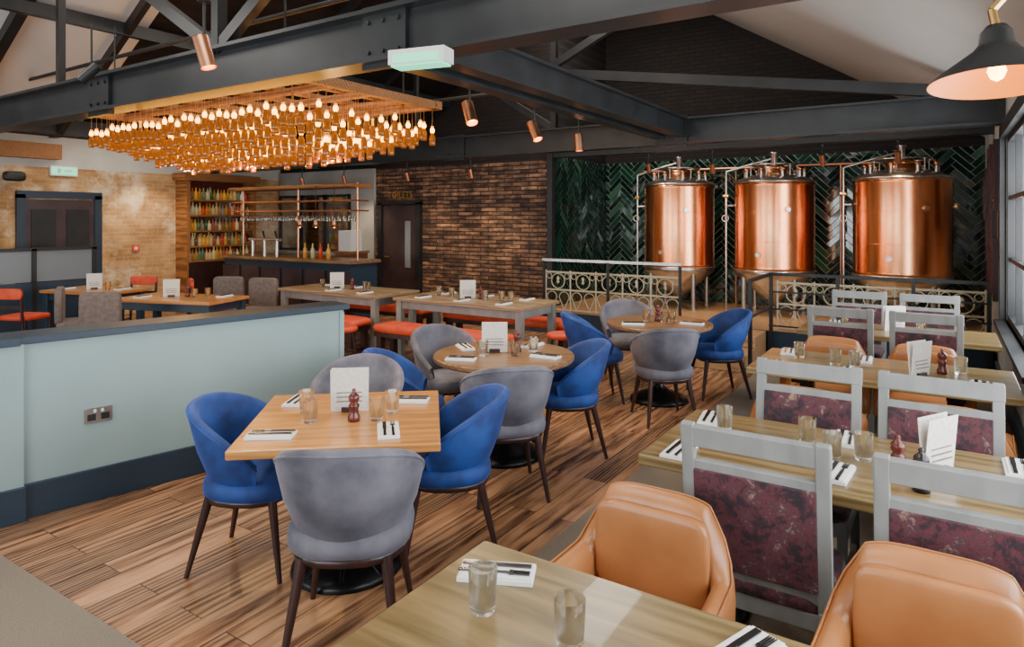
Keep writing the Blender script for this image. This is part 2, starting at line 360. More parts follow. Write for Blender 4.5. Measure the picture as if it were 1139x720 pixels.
# ------------------------------------------------------------ steel trusses
def ibeam(b,p0,p1,h,w,k='beam'):
    """I beam horizontal, p = bottom centre"""
    p0=Vector(p0);p1=Vector(p1);d=p1-p0;L=d.length;mid=(p0+p1)/2
    yaw=math.atan2(d.y,d.x); pitch=-math.asin(max(-1,min(1,d.z/L)))
    def bb(off,sz):
        q=Euler((0,pitch,yaw)).to_matrix()
        c=mid+q@Vector((0,0,off)); b.box(c,(L,sz[0],sz[1]),k,(0,pitch,yaw))
    bb(h/2,(.03,h)); bb(.012,(w,.025)); bb(h-.012,(w,.025))
def bar(b,p0,p1,w,h,k='beam'):
    p0=Vector(p0);p1=Vector(p1);d=p1-p0;L=d.length
    b.box((p0+p1)/2,(L,w,h),k,(0,-math.asin(max(-1,min(1,d.z/L))),math.atan2(d.y,d.x)))
def truss(name,y,zb,x0,full=True,zh=.32):
    b=MB(); ibeam(b,(x0,y,zb),(XR,y,zb),zh,.2)
    zt=zr-.15
    if full: bar(b,(XR-.05,y,EZ),(XV,y,zt),.1,.14)
    bar(b,(XV,y,zt),(-9.4,y,EZ+.05),.1,.14)
    bar(b,(XV,y,zb+zh),(XV,y,zt),.08,.08,'black')
    for s in((-1,1) if full else (-1,)):
        bar(b,(XV,y,zb+zh),(XV+s*2.3,y,zt-SL*2.3-.05),.07,.09)
        bar(b,(XV+s*2.5,y,zb+zh),(XV+s*2.5,y,zt-SL*2.5),.06,.06,'black')
    for x in(-2.8,-6.2,-9.4):
        b.box((x,y-.02,zb+zh/2),(.35,.05,zh+.06),'beam')
        for dx in(-.12,0,.12):
            for dz in(.07,.25): b.cyl((x+dx,y-.045,zb+dz),(x+dx,y-.06,zb+dz),.014,'beam',n=6)
    return b.obj(name)
truss('steel_roof_truss',2.95,2.68,XL)
t=truss('steel_roof_truss',8.0,2.66,XL,full=False)
b=MB(); bar(b,(-4.4,7.95,3.72),(XR-.15,7.95,2.97),.09,.12); bar(b,(-4.75,7.95,3.72),(-2.7,7.95,4.65),.08,.1)
b.obj('steel_tie_strut')
b=MB(); ibeam(b,(-2.68,2.95,2.74),(-2.68,8,2.74),.24,.14); ibeam(b,(-2.98,2.95,2.74),(-2.98,8,2.74),.24,.14)
b.obj('steel_twin_beam')
b=MB()
for x in (-6,-7.7): 
    z=zr-SL*(XV-x)-.17; bar(b,(x,YF,z),(x,YT,z),.08,.14)
b.obj('roof_purlins')
b=MB()
for y in (.2,1.2,2.1,3.9,5.0,6.2): bar(b,(-9.3,y,EZ-.08),(-5,y,zr-.5),.07,.1,'black')
bar(b,(-9.35,-1.5,2.9),(-9.35,9.6,2.9),.14,.2,'black'); bar(b,(-11.2,YF,3.1),(-11.2,9.6,3.1),.1,.14,'black')
for y in(1.5,3.3,5.1,7): bar(b,(-12.4,y,3.15),(-9.6,y,3.15),.1,.14,'black')
b.obj('timber_rafters')
b=MB(); bar(b,(-12.39,5.2,2.85),(-12.39,-1.5,2.85),.2,.25,'rustwood'); b.obj('timber_wall_beam')
b=MB(); bar(b,(-5.5,9.75,2.86),(XR,9.75,2.86),.2,.2,'black'); b.box((-5.5,9.66,1.45),(.1,.1,2.9),'black'); b.obj('trim_3')
b=MB(); 
for (p,q) in (((-9,3.4,3.35),(-2.7,3.4,3.35)),((-3.6,3.3,3.05),(-3.6,8,3.05)),((-7.5,5.5,3.0),(-3,5.5,3.0)),((-3.3,5.5,3.0),(-3.3,7.9,3.0))): b.cyl(p,q,.02,'black',n=8)
b.obj('ceiling_conduit_pipes')

# ------------------------------------------------------------ half wall partition
b=MB()
b.box((-.10,-1.05,.51),(.20,2.1,1.02),'sage'); b.box((-.08,-3.6,.51),(.24,3.0,1.02),'sage')
b.box((.008,-1.05,.10),(.024,2.12,.20),'slate'); b.box((.048,-3.6,.10),(.024,3.02,.20),'slate')
b.box((-.11,-1.04,1.04),(.28,2.16,.045),'slate'); b.box((-.09,-3.62,1.04),(.32,3.0,.045),'slate')
b.box((.006,-.02,.55),(.012,.04,.9),'sage')
hw=b.obj('half_wall_partition',(-4.05,3.75,0),-math.atan2(.213,.977),bevel=.004)
b=MB(); b.box((0,0,0),(.012,.15,.09),'steel'); 
for s in(-1,1):
    b.box((.007,s*.037,-.01),(.004,.045,.04),'black'); b.box((.009,s*.02,.028),(.006,.014,.016),'white')
q=Matrix.Rotation(-math.atan2(.213,.977),4,'Z')@Vector((.007,-1.72,.53)); b.obj('wall_socket',(-4.05+q.x,3.75+q.y,q.z),-math.atan2(.213,.977))

# ------------------------------------------------------------ chairs
def tubchair(fab):
    b=MB()
    n=36; amax=R(118)
    vs=[];fs=[]
    for i in range(n+1):
        a=-amax+2*amax*i/n; t=abs(a)/amax
        zt=.845-.27*(t**2.2); zb=.40
        th=.026
        L=[(0,zb),(.55,zb-.0),(1,zb+.02),(1,zb+.5*(zt-zb)),(1,zt-.035),(.8,zt-.008),(.5,zt),(.2,zt-.008),(0,zt-.035),(0,zb+.5*(zt-zb))]
        for (u,z) in L:
            h=(z-zb)/(zt-zb); hh=(z-.40)/.44
            rr=.215+.065*max(0,min(1,hh))**.7 - (.05*(1-h)**2)
            r=rr+(u-.5)*2*th
            x=r*1.02*math.sin(a); y=-r*math.cos(a)*1.0
            y-= .03*max(0,hh)*math.cos(a)
            vs.append((x,y,z))
    m=10
    for i in range(n):
        for j in range(m): fs.append((i*m+j,i*m+(j+1)%m,(i+1)*m+(j+1)%m,(i+1)*m+j))
    fs.append(tuple(range(m))); fs.append(tuple(reversed([n*m+j for j in range(m)])))
    b.add(vs,fs,fab,True)
    pts=[]
    for i in range(n+1): pts.append(Vector(vs[i*m+4])+Vector((0,0,.012)))
    b.tube(pts,.006,fab,n=5)
    b.blob((0,.02,.43),(.50,.50,.12),fab,e=.75,e2=.5,nu=28)
    b.blob((0,.0,.375),(.46,.44,.05),'walleg',e=.8,e2=.4)
    for sx in(-1,1):
        b.cyl((sx*.16,.17,.38),(sx*.215,.235,0),.023,'walleg',.012,n=12)
        b.cyl((sx*.16,-.16,.38),(sx*.215,-.25,0),.023,'walleg',.012,n=12)
    me=b.mesh('tub_chair_'+fab); return me
TUB={'blue':tubchair('blue'),'grey':tubchair('grey')}
def tub(c,x,y,a,s=1.0):
    X,Y=W(x,y); o=place(TUB[c],'velvet_tub_chair',(X,Y,0),R(33+a)); o.scale=(s,s,s)
tub('grey',-.68,2.83,3,1.04); tub('blue',-1.32,3.42,-96,.98); tub('blue',-.34,3.60,97,.98); tub('grey',-.98,4.15,176)
tub('grey',-.04,4.30,12,1.02); tub('blue',.42,5.02,97,.98); tub('grey',-.52,5.45,215); tub('blue',-.74,4.74,-85,.97)
tub('grey',1.32,5.80,6); tub('blue',2.04,6.6,95); tub('grey',1.25,7.2,178); tub('blue',.80,6.45,-85)

def ladder():
    b=MB(); w=.222; lean=R(7); Z=.975
    for s in(-1,1):
        b.box((s*w,-.20,.22),(.042,.045,.44),'frame')
        b.box((s*w,-.235,.73*Z),(.045,.034,.62),'frame',(lean,0,0))
        b.box((s*(w-.01),.19,.22),(.042,.042,.44),'frame',taper=.8)
    def rail(z,h,k='frame',t=.028,ww=2*w):
        z*=Z
        y=-.235-math.tan(lean)*(z-.73); b.box((0,y,z),(ww,t,h),k,(lean,0,0))
    rail(1.0,.075,t=.034,ww=2*w+.05); rail(.895,.036); rail(.50,.05)
    rail(.70,.355,'purple',.045,2*w-.04)
    for (c,d) in (((0,-.2,.40),(2*w,.03,.06)),((0,.19,.40),(2*w,.03,.06)),((-w,0,.40),(.03,.4,.06)),((w,0,.40),(.03,.4,.06)),((-w,0,.18),(.025,.38,.03)),((w,0,.18),(.025,.38,.03))): b.box(c,d,'frame')
    b.blob((0,0,.455),(.47,.45,.07),'purple',e=.25,e2=.4,nu=28)
    return b.mesh('ladder_chair')
LAD=ladder()
def lad(x,y,rz): place(LAD,'upholstered_dining_chair',(x,y,0),rz,bevel=.004)
def tanc():
    b=MB()
    n=60; vs=[];fs=[]; m=10
    F=.46; C=.58
    for i in range(n+1):
        t=-1+2*i/n; at=abs(t)
        if at<F: x=t/F*.185; y=-.27; nx,ny=0,-1
        elif at<C:
            q=(at-F)/(C-F)*math.pi/2; x=math.copysign(.185+.06*math.sin(q),t); y=-.27+.06*(1-math.cos(q)); nx,ny=math.copysign(math.sin(q),t),-math.cos(q)
        else:
            x=math.copysign(.245+.02*(at-C)/(1-C),t); y=-.21+(at-C)/(1-C)*.38; nx,ny=math.copysign(1,t),0
        s=max(0,min(1,(at-.43)/.15)); s=s*s*(3-2*s)
        zt=.815-.022*min(1,at/.45)**4-.19*s-.02*max(0,at-.6)
        zb=.36; th=.038
        for (u,z) in [(-.9,zb),(.9,zb),(1,zb+.05),(1,(zb+zt)/2),(1,zt-.05),(.7,zt-.012),(0,zt),(-.7,zt-.012),(-1,zt-.05),(-1,(zb+zt)/2)]:
            vs.append((x+nx*u*th,y+ny*u*th-.08*max(0,z-.45)*(1 if at<.6 else max(0,1-(at-.6)*4)),z))
    for i in range(n):
        for j in range(m): fs.append((i*m+j,i*m+(j+1)%m,(i+1)*m+(j+1)%m,(i+1)*m+j))
    fs.append(tuple(range(m))); fs.append(tuple(reversed([n*m+j for j in range(m)])))
    b.add(vs,fs,'tan',True)
    pts=[Vector(vs[i*m+5])+Vector((0,0,.004)) for i in range(n+1)]; b.tube(pts,.004,'tan',n=5)
    b.blob((0,.0,.42),(.44,.48,.15),'tan',e=.3,e2=.4,nu=28)
    b.blob((0,-.238,.62),(.40,.05,.30),'tan',e=.3,e2=.3,nu=28)
    for sx in(-1,1):
        b.cyl((sx*.20,.15,.37),(sx*.215,.18,0),.022,'walleg',.014); b.cyl((sx*.20,-.22,.37),(sx*.22,-.28,0),.022,'walleg',.014)
    return b.mesh('tan_armchair')
TAN=tanc()
def tan(x,y,rz): place(TAN,'leather_armchair',(x,y,0),rz)
PI=math.pi
tan(-.83,1.90,PI); tan(-.02,1.90,PI)
lad(-.55,2.62,0); lad(.06,2.62,0)
lad(-.58,3.38,PI); lad(-.02,3.38,PI)
tan(-.68,4.28,0); tan(.02,4.28,0)
tan(-.74,5.50,PI); tan(-.12,5.50,PI)
lad(-.72,6.32,0); lad(-.12,6.32,0)
lad(-.72,7.28,PI); lad(-.12,7.28,PI)

# ------------------------------------------------------------ tables
def rtable(name,x,y,lx,ly,k,rz=0,z=.75,base='ped',th=.04):
    b=MB(); b.box((0,0,z-th/2),(lx,ly,th),k); 
    if base=='ped':
        b.lathe([(0,z-th),(.2,z-th),(.2,z-th-.02),(.045,z-th-.05),(.035,.5),(.05,.42),(.035,.34),(.04,.14),(.10,.10),(.20,.06),(.27,.03),(.28,0),(0,0)],'iron',n=24)
        for i in range(8):
            a=i*PI/4; b.cyl((.05*math.cos(a),.05*math.sin(a),.13),(.25*math.cos(a),.25*math.sin(a),.035),.016,'iron',.012,n=8)
    elif base=='twin':
        for s in(-1,1):
            xx=s*(lx/2-.32); b.box((xx,0,.38),(.09,.09,.68),'iron'); b.box((xx,0,.02),(.10,.30,.04),'iron'); b.box((xx,0,z-th-.02),(.10,ly*.8,.04),'iron')
    elif base=='legs':
        for sx in(-1,1):
            for sy in(-1,1): b.box((sx*(lx/2-.07),sy*(ly/2-.07),(z-th)/2),(.08,.08,z-th),'frame' if k!='oak' else 'slate')
        for sy in(-1,1): b.box((0,sy*(ly/2-.07),z-th-.05),(lx-.14,.03,.1),'frame' if k!='oak' else 'slate')
        for sx in(-1,1): b.box((sx*(lx/2-.07),0,z-th-.05),(.03,ly-.14,.1),'frame' if k!='oak' else 'slate')
    b.obj(name,(x,y,0),rz,bevel=.006)
tx,ty=W(-.83,3.36); rtable('square_dining_table',tx,ty,.92,.92,'oak',R(33+7))
def round_t(x,y,r):
    X,Y=W(x,y); b=MB()
    b.lathe([(0,.71),(r-.01,.71),(r,.72),(r,.742),(r-.008,.75),(0,.75)],'walnut',n=56,smooth=False)
    b.lathe([(0,.71),(.2,.71),(.2,.69),(.045,.66),(.035,.5),(.05,.42),(.035,.34),(.04,.14),(.10,.10),(.20,.06),(.27,.03),(.28,0),(0,0)],'iron',n=24)
    b.obj('round_dining_table',(X,Y,0),R(33))
round_t(-.06,4.92,.52); round_t(1.42,6.42,.50)
TX0,TX1=-1.12,.38; tcx=(TX0+TX1)/2; tl=TX1-TX0
rtable('long_dining_table',tcx-.04,1.28,tl+.08,.82,'olive',base='twin',th=.045)
rtable('long_dining_table',tcx+.02,3.06,tl-.02,.80,'olive',base='twin',th=.045)
rtable('long_dining_table',tcx,5.02,tl,.80,'olive',base='twin',th=.045)
rtable('long_dining_table',tcx,6.80,tl,.72,'olive',base='twin',th=.045)
rtable('communal_table',-4.8,6.55,1.9,.85,'greywood',base='legs',z=.77)
rtable('communal_table',-6.95,6.5,1.9,.85,'greywood',base='legs',z=.77)
def bench(x,y,l):
    b=MB(); b.blob((0,0,.46),(l,.34,.11),'red',e=.15,e2=.4,nu=32)
    b.box((0,0,.39),(l-.05,.3,.06),'walleg')
    for sx in(-1,1):
        for sy in(-1,1): b.box((sx*(l/2-.1),sy*.11,.19),(.07,.07,.38),'walleg')
        b.box((sx*(l/2-.1),0,.12),(.04,.2,.05),'walleg')
    b.obj('red_bench',(x,y,0),0)
bench(-4.75,5.85,1.85); bench(-4.7,7.15,1.95); bench(-6.9,5.88,1.8); bench(-6.9,7.15,1.8)
def stool(x,y,k='red'):
    b=MB(); b.blob((0,0,.47),(.34,.34,.07),k,e=.9,e2=.5)
    for i in range(4):
        a=PI/4+i*PI/2; b.cyl((.11*math.cos(a),.11*math.sin(a),.44),(.17*math.cos(a),.17*math.sin(a),0),.016,'walleg',n=8)
    b.ring((0,0,.2),.145,.009,'walleg')
    b.obj('low_stool',(x,y,0))
stool(-5.85,5.4); stool(-3.5,6.4)
def boxchair(x,y,rz,k='taupe',leg='walleg'):
    b=MB(); b.blob((0,-.2,.68),(.44,.09,.44),k,e=.25,e2=.25,nu=24); b.blob((0,0,.44),(.46,.46,.12),k,e=.25,e2=.4,nu=24)
    for sx in(-1,1):
        for sy in(-1,1): b.box((sx*.18,sy*.18,.2),(.04,.04,.4),leg,taper=.8)
    b.obj('upholstered_side_chair',(x,y,0),rz)
def redchair(x,y,rz):
    b=MB()
    for sx in(-1,1):
        b.cyl((sx*.19,-.2,0),(sx*.19,-.25,.84),.018,'walleg'); b.cyl((sx*.19,.18,0),(sx*.19,.18,.45),.018,'walleg')
        b.cyl((sx*.19,-.2,.2),(sx*.19,.18,.2),.012,'walleg')
    b.blob((0,-.25,.78),(.42,.05,.14),'red',e=.3); b.box((0,-.23,.6),(.38,.02,.04),'walleg'); b.blob((0,0,.46),(.44,.42,.07),'red',e=.3)
    b.obj('red_cafe_chair',(x,y,0),rz)
X,Y=W(-4.2,8.45); rtable('cafe_table',X,Y,1.45,.75,'oak',base='legs',rz=R(18))
for (x,y,a) in((-4.8,7.9,10),(-5.4,8.3,-60),(-4.15,9.55,180),(-3.6,9.35,170)):
    X,Y=W(x,y); boxchair(X,Y,R(33+a))
X,Y=W(-5.9,9.4); rtable('cafe_table',X,Y,1.2,.7,'oak',base='legs',rz=R(15))
for (x,y,a) in((-6.4,8.75,-10),(-5.75,10.15,180),(-5.0,9.8,120)):
    X,Y=W(x,y); redchair(X,Y,R(33+a))
X,Y=W(-5.0,6.7); redchair(X,Y,R(33-40))
b=MB()
b.box((0,0,.4),(.06,2.6,.8),'slate'); b.box((0,0,1.04),(.02,2.5,.46),'dglass'); b.box((0,0,1.29),(.07,2.62,.05),'black')
for y in(-1.28,-.4,.45,1.28): b.box((0,y,.65),(.07,.06,1.3),'black')
b.obj('glazed_screen_partition',(-11.3,3.95,0),0)

# ------------------------------------------------------------ tableware
def glassmesh():
    b=MB(); b.lathe([(0,.0),(.03,.0),(.033,.01),(.038,.11),(.0365,.111),(.035,.11),(.030,.018),(0,.015)],'glass',n=24); return b.mesh('water_glass')
GL=glassmesh()
def setmesh():
    b=MB(); b.box((0,0,.006),(.10,.21,.012),'napkin'); b.box((.003,.002,.015),(.085,.20,.006),'napkin')
    b.box((-.018,-.05,.021),(.014,.10,.006),'cutlery'); b.box((-.018,.045,.021),(.018,.10,.003),'cutlery')
    b.box((.02,-.05,.021),(.012,.11,.006),'cutlery'); b.box((.02,.02,.021),(.007,.05,.004),'cutlery'); 
    for i in range(4): b.box((.02+(i-1.5)*.006,.07,.021),(.003,.05,.003),'cutlery')
    b.box((.02,.043,.021),(.022,.012,.004),'cutlery')
    return b.mesh('cutlery_on_napkin')
ST=setmesh()
def millmesh(k):
    b=MB(); b.lathe([(0,0),(.03,0),(.031,.02),(.024,.035),(.022,.06),(.028,.075),(.022,.085),(.018,.09),(.027,.105),(.025,.125),(.012,.138),(.008,.142),(.011,.15),(.006,.158),(0,.16)],k,n=18); return b.mesh('pepper_mill')
MI={'mill':millmesh('mill'),'millD':millmesh('millD')}
def menumesh():
    b=MB(); b.box((0,-.012,.11),(.19,.003,.22),'menu',(R(5),0,0)); b.box((0,.012,.11),(.19,.003,.22),'menu',(R(-5),0,0)); b.box((0,0,.012),(.08,.05,.024),'walleg')
    for i in range(7): b.box((0,-.0185+.0024*i,.055+i*.022),(.13 if i<6 else .08,.0012,.005),'taupe',(R(5),0,0))
    return b.mesh('menu_card')
ME=menumesh()
def ware(cx,cy,rz,items,z=.751):
    for it in items:
        k,dx,dy=it[:3]; a=it[3] if len(it)>3 else 0
        X=cx+dx*math.cos(rz)-dy*math.sin(rz); Y=cy+dx*math.sin(rz)+dy*math.cos(rz)
        me,nm={'g':(GL,'water_glass'),'s':(ST,'cutlery_on_napkin'),'m':(MI['mill'],'pepper_mill'),'d':(MI['millD'],'pepper_mill'),'c':(ME,'menu_card')}[k]
        place(me,nm,(X,Y,z),rz+R(a))
ware(tx,ty,R(40),[('s',-.31,-.28,85),('s',.22,-.28,5),('s',.30,.24,80),('s',-.30,.3,-10),('g',-.17,-.08),('g',.15,-.08),('g',.22,.04),('m',.04,-.08),('c',0,.09,0),('g',-.22,.1)])
X,Y=W(-.06,4.92); ware(X,Y,R(33),[('s',-.30,-.22,80),('s',.30,-.14,60),('s',-.30,.2,20),('s',.22,.28,-30),('c',-.07,.06),('m',.10,.06),('g',.22,.05),('g',.08,-.08),('g',-.15,-.08)])
X,Y=W(1.42,6.42); ware(X,Y,R(33),[('s',-.28,-.16,80),('s',.28,-.14,60),('g',.13,.02),('g',-.12,.02),('m',0,.06),('g',.03,-.1)])
ware(-.415,1.28,0,[('s',-.635,.26,-65),('g',-.57,.10),('g',-.32,.10),('s',.03,.27,-20),('g',.20,.10),('g',.42,.14),('s',-.40,-.28,0),('g',.05,.0),('d',.60,.0)])
ware(tcx,3.06,0,[('s',-.60,.24,8),('g',-.50,.12),('s',.02,-.2,-4),('g',-.02,-.02),('g',.09,.04),('s',.0,.26,3),('g',-.14,.14),('d',.30,-.20),('m',.22,-.08),('c',.35,.05,60),('s',.62,.24,0),('s',-.58,-.28,0)])
ware(tcx,5.02,0,[('s',-.6,.25,8),('g',-.5,.1),('s',-.15,-.22,-4),('g',-.25,-.02),('g',-.13,-.03),('s',-.1,.24,3),('d',.25,.12),('m',.36,.08),('c',.24,-.08,60),('s',.55,-.2,0),('s',-.6,-.25,0),('g',.46,.12)])
ware(tcx,6.8,0,[('s',-.5,.2,8),('g',-.4,.0),('s',.3,-.2),('g',.2,.05),('c',0,0,40),('s',-.5,-.2)])
ware(-4.8,6.55,0,[('s',-.6,.25),('s',0,.25),('s',.6,.25),('s',-.6,-.25),('s',0,-.25),('s',.6,-.25),('c',-.1,0,40),('g',-.35,0),('g',-.26,.08),('g',.2,-.05),('m',.08,.02),('g',.5,.05),('g',.40,.0),('g',-.6,.05)],.771)
ware(-6.95,6.5,0,[('s',-.6,.25),('s',0,.25),('s',.6,-.25),('s',0,-.25),('c',-.2,0,40),('g',.3,.05),('g',.40,0),('m',.1,0),('g',-.5,0)],.771)
X,Y=W(-4.2,8.45); ware(X,Y,R(18),[('c',-.15,0,30),('g',.2,0),('g',.30,.12),('s',.5,.18),('s',-.45,-.15),('m',.05,.05)])
X,Y=W(-5.9,9.4); ware(X,Y,R(15),[('c',0,0,40),('g',.25,0),('s',-.4,-.1),('s',.4,.1)])

# ------------------------------------------------------------ tank platform, fence, railing, steps
PZ=.28
b=MB(); b.box((-2.505,10.45,PZ/2),(5.93,2.60,PZ),'step'); b.box((-2.505,9.135,PZ/2),(5.93,.03,PZ),'slate')
b.obj('tank_platform')
b=MB(); b.box((-2.5,8.42,PZ*.25),(1.1,1.36,PZ*.5),'step'); b.box((-2.5,8.80,PZ*.75),(1.1,.60,PZ*.5),'step'); b.obj('platform_steps',bevel=.008)
def fence(name,x0,x1,y,z0,h):
    b=MB(); L=x1-x0; n=max(1,round(L/.42)); w=L/n
    for z in(.03,h*.55,h): b.box(((x0+x1)/2,y,z0+z),(L,.025,.025),'cream')
    for i in range(n+1): b.cyl((x0+i*w,y,z0),(x0+i*w,y,z0+h+.03),.013,'cream',n=8)
    for i in range(n):
        c=x0+(i+.5)*w
        b.ring((c,y,z0+h*.775),h*.19,.009,'cream','y',n=16,m=5)
        for s in(-1,1):
            b.ring((c+s*w*.25,y,z0+h*.36),w*.2,.008,'cream','y',n=10,m=5,a0=0,a1=180)
            b.cyl((c+s*w*.45,y,z0+h*.36),(c+s*w*.25,y,z0+.03),.008,'cream',n=5); b.cyl((c+s*w*.05,y,z0+h*.36),(c+s*w*.25,y,z0+.03),.008,'cream',n=5)
            b.ring((c+s*w*.36,y,z0+h*.9),w*.10,.007,'cream','y',n=10,m=5)
        b.lathe([(0,0),(.03,.03),(.012,.06),(.028,.09),(0,.13)],'cream',(c,y,z0+h*.70),n=8)
    return b.obj(name)
fence('ornamental_iron_fence',-5.35,-3.15,9.24,PZ,.62)
fence('ornamental_iron_fence',-1.85,.4,9.3,PZ,.62)
b=MB()
for x in(-1.88,-1.1,-.3,.42): b.box((x,9.06,.52),(.04,.04,1.04),'black')
for z in(1.03,.80,.58,.36): b.box((-.73,9.06,z),(2.35,.035 if z>1 else .02,.04 if z>1 else .02),'black')
b.box((-1.88,8.5,1.03),(.035,1.12,.04),'black'); b.box((-1.88,7.95,.52),(.04,.04,1.04),'black'); b.box((-1.88,8.5,.6),(.02,1.12,.025),'black')
b.obj('black_steel_railing')
b=MB()
for x in(-5.3,-4.2,-3.1): b.box((x,9.09,.55),(.035,.035,1.08),'black')
b.box((-4.2,9.09,1.1),(2.25,.035,.04),'steel'); b.obj('platform_handrail')

# ------------------------------------------------------------ brewing tanks
def tank(x,y,r):
    b=MB(); z0=.96; z1=2.30
    b.lathe([(r*.985,z0),(r,z0+.015),(r,z0+.06),(r*.992,z0+.075),(r*.992,z1-.08),(r,z1-.06),(r,z1-.01),(r*.985,z1)],'copper',n=64)
    b.lathe([(r*.99,z0+.0),(r*1.0,z0-.02),(r*.98,z0-.08),(.09,z0-.48),(.08,z0-.56),(0,z0-.56)],'steel',n=64)
    b.ring((0,0,z1),r*.99,.022,'steel',n=48); b.ring((0,0,z0),r*.995,.016,'steel',n=48)
    for k in (.33,.66): b.ring((0,0,z0+(z1-z0)*k),r*.992,.004,'copper',n=48,m=4)
    b.lathe([(r*.985,z1),(r*.93,z1+.035),(r*.72,z1+.085),(r*.4,z1+.125),(0,z1+.14)],'steel',n=48)
    b.lathe([(.20,0),(.20,.10),(.215,.10),(.215,.13),(.12,.17),(0,.18)],'copper',(0,0,z1+.10),n=28)
    b.lathe([(.05,0),(.05,.24),(.065,.25),(.065,.27),(0,.27)],'steel',(0,0,z1+.2),n=16)
    for i in range(9):
        a=i*2*PI/9+.3; c,s=r*.74*math.cos(a),r*.74*math.sin(a)
        b.cyl((c,s,z1+.06),(c,s,z1+.17),.024,'steel',n=10)
        b.blob((c,s,z1+.19),(.08,.08,.06),'copper',e=1,e2=1,nu=10,nv=6)
    b.ring((0,0,z1+.27),r*.58,.012,'steel',n=32)
    for i in range(6):
        a=i*PI/3+.4; b.cyl((r*.58*math.cos(a),r*.58*math.sin(a),z1+.1),(r*.58*math.cos(a),r*.58*math.sin(a),z1+.27),.01,'steel',n=8)
    for i in range(4):
        a=PI/4+i*PI/2; c,s=math.cos(a)*r*.88,math.sin(a)*r*.88
        b.cyl((c,s,z0-.02),(c,s,PZ+.001),.035,'steel',n=14); b.cyl((c,s,PZ+.03),(c,s,PZ+.001),.06,'steel',n=14)
    px=-r-.10
    b.tube([(px+.1,-.12,z1-.35),(px,-.15,z1-.35),(px,-.15,z1+.18),(px+.4,-.1,z1+.30),(0,0,z1+.38)],.016,'steel',n=8)
    b.tube([(px,-.15,z1-.35),(px,-.15,PZ+.01)],.014,'steel',n=8)
    b.cyl((px-.04,-.15,z1-.2),(px+.04,-.15,z1-.2),.03,'brass',n=10); b.ring((px,-.2,z1-.55),.05,.01,'steel','y',n=12)
    for (a,z) in ((-60,z1-.42),(-100,z0+.25)):
        c,s=math.cos(R(a))*r,math.sin(R(a))*r
        b.cyl((c*.98,s*.98,z),(c*1.05,s*1.05,z),.035,'steel',n=12)
    b.tube([(0,0,z0-.55),(0,-.0,PZ+.06),(.3,-.3,PZ+.06)],.022,'steel',n=8)
    b.obj('copper_brewing_tank',(x,y,0))
tank(-3.70,10.8,.57); tank(-2.20,10.8,.585); tank(-.50,10.75,.61)
b=MB(); b.tube([(-4.6,11.5,2.6),(-.1,11.5,2.6)],.025,'copper2',n=8)
for x in(-4.35,-2.95,-1.35): b.tube([(x,11.5,PZ+.001),(x,11.5,2.6)],.02,'copper2',n=8)
b.obj('copper_pipework')
b=MB()
for i,(y,z) in enumerate(((8.6,2.2),(9.0,1.6),(9.4,2.3),(9.8,1.5),(8.8,1.2),(9.5,1.15),(10.3,2.0))):
    b.box((XR-.04,y,z),(.05,.16,.75-.08*(i%3)),'walleg'); b.box((XR-.06,y,z),(.05,.05,.5),'mill')
b.obj('wall_art_barrel_staves')

# ------------------------------------------------------------ bar
BX=-.55
b=MB()
b.box((-9.25,7.95,.5),(3.4,.6,1.0),'slate'); b.box((-9.25,7.93,1.03),(3.5,.72,.05),'walnut')
for i in range(6): b.box((-10.7+i*.58,7.63,.5),(.5,.03,.75),'door')
b.tube([(-10.9,7.5,.18),(-7.6,7.5,.18)],.02,'brass',n=8)
b.obj('bar_counter',(BX,0,0))
b=MB()
for x in(-10.8,-9.2,-7.7): b.cyl((x,7.95,1.055),(x,7.95,2.35),.02,'copper2',n=8)
for z in(1.88,2.05): b.box((-9.25,7.95,z),(3.2,.42,.025),'copper2')
b.box((-9.25,7.95,2.3),(3.3,.5,.06),'rustwood')
b.obj('glass_rack',(BX,0,0))
b=MB()
for i in range(22):
    for yy in(7.82,8.06):
        x=-10.65+i*.132; b.lathe([(.032,0),(.034,.04),(.03,.09),(.006,.10),(.005,.16),(.03,.165)],'glass',(x,yy,1.70),n=8)
b.obj('hanging_wine_glasses',(BX,0,0))
b=MB()
for x in(-10.3,-9.95,-9.6): 
    b.cyl((x,7.8,1.055),(x,7.8,1.38),.03,'steel',n=12); b.cyl((x,7.8,1.33),(x,7.68,1.30),.013,'steel'); b.cyl((x,7.8,1.38),(x,7.76,1.52),.014,'black',.02)
b.cyl((-10.4,7.8,1.36),(-9.5,7.8,1.36),.03,'steel',n=12)
b.obj('beer_tap_tower',(BX,0,0))
b=MB()
for i,x in enumerate((-8.9,-8.7,-8.5,-8.3)):
    b.cur=.15+.2*i
    b.lathe([(0,0),(.035,0),(.035,.15),(.012,.2),(.012,.26),(0,.26)],'liquor',(x,7.85,1.055),n=12)
b.obj('counter_bottles',(BX,0,0))
for x in(-9.3,-8.9,-8.45):
    b=MB(); b.cyl((x,7.62,1.72),(x,7.62,2.3),.006,'black',n=6); b.lathe([(.02,.12),(.03,.1),(.06,.0),(.055,0),(.02,.1)],'copper2',(x,7.62,1.6),n=14); b.blob((x,7.62,1.62),(.04,.04,.06),'lampbulb',e=1,e2=1,nu=10,nv=6)
    b.obj('bar_pendant_lamp')
b=MB(); y0,y1=7.3,8.75
b.box((XL+.03,(y0+y1)/2,1.35),(.04,y1-y0,2.5),'mill'); 
for y in(y0,y1): b.box((XL+.2,y,1.3),(.38,.07,2.6),'rustwood')
b.box((XL+.22,(y0+y1)/2,2.55),(.45,y1-y0+.2,.14),'rustwood'); b.box((XL+.2,(y0+y1)/2,.45),(.4,y1-y0,.9),'walleg')
zs=(.92,1.2,1.5,1.8,2.1)
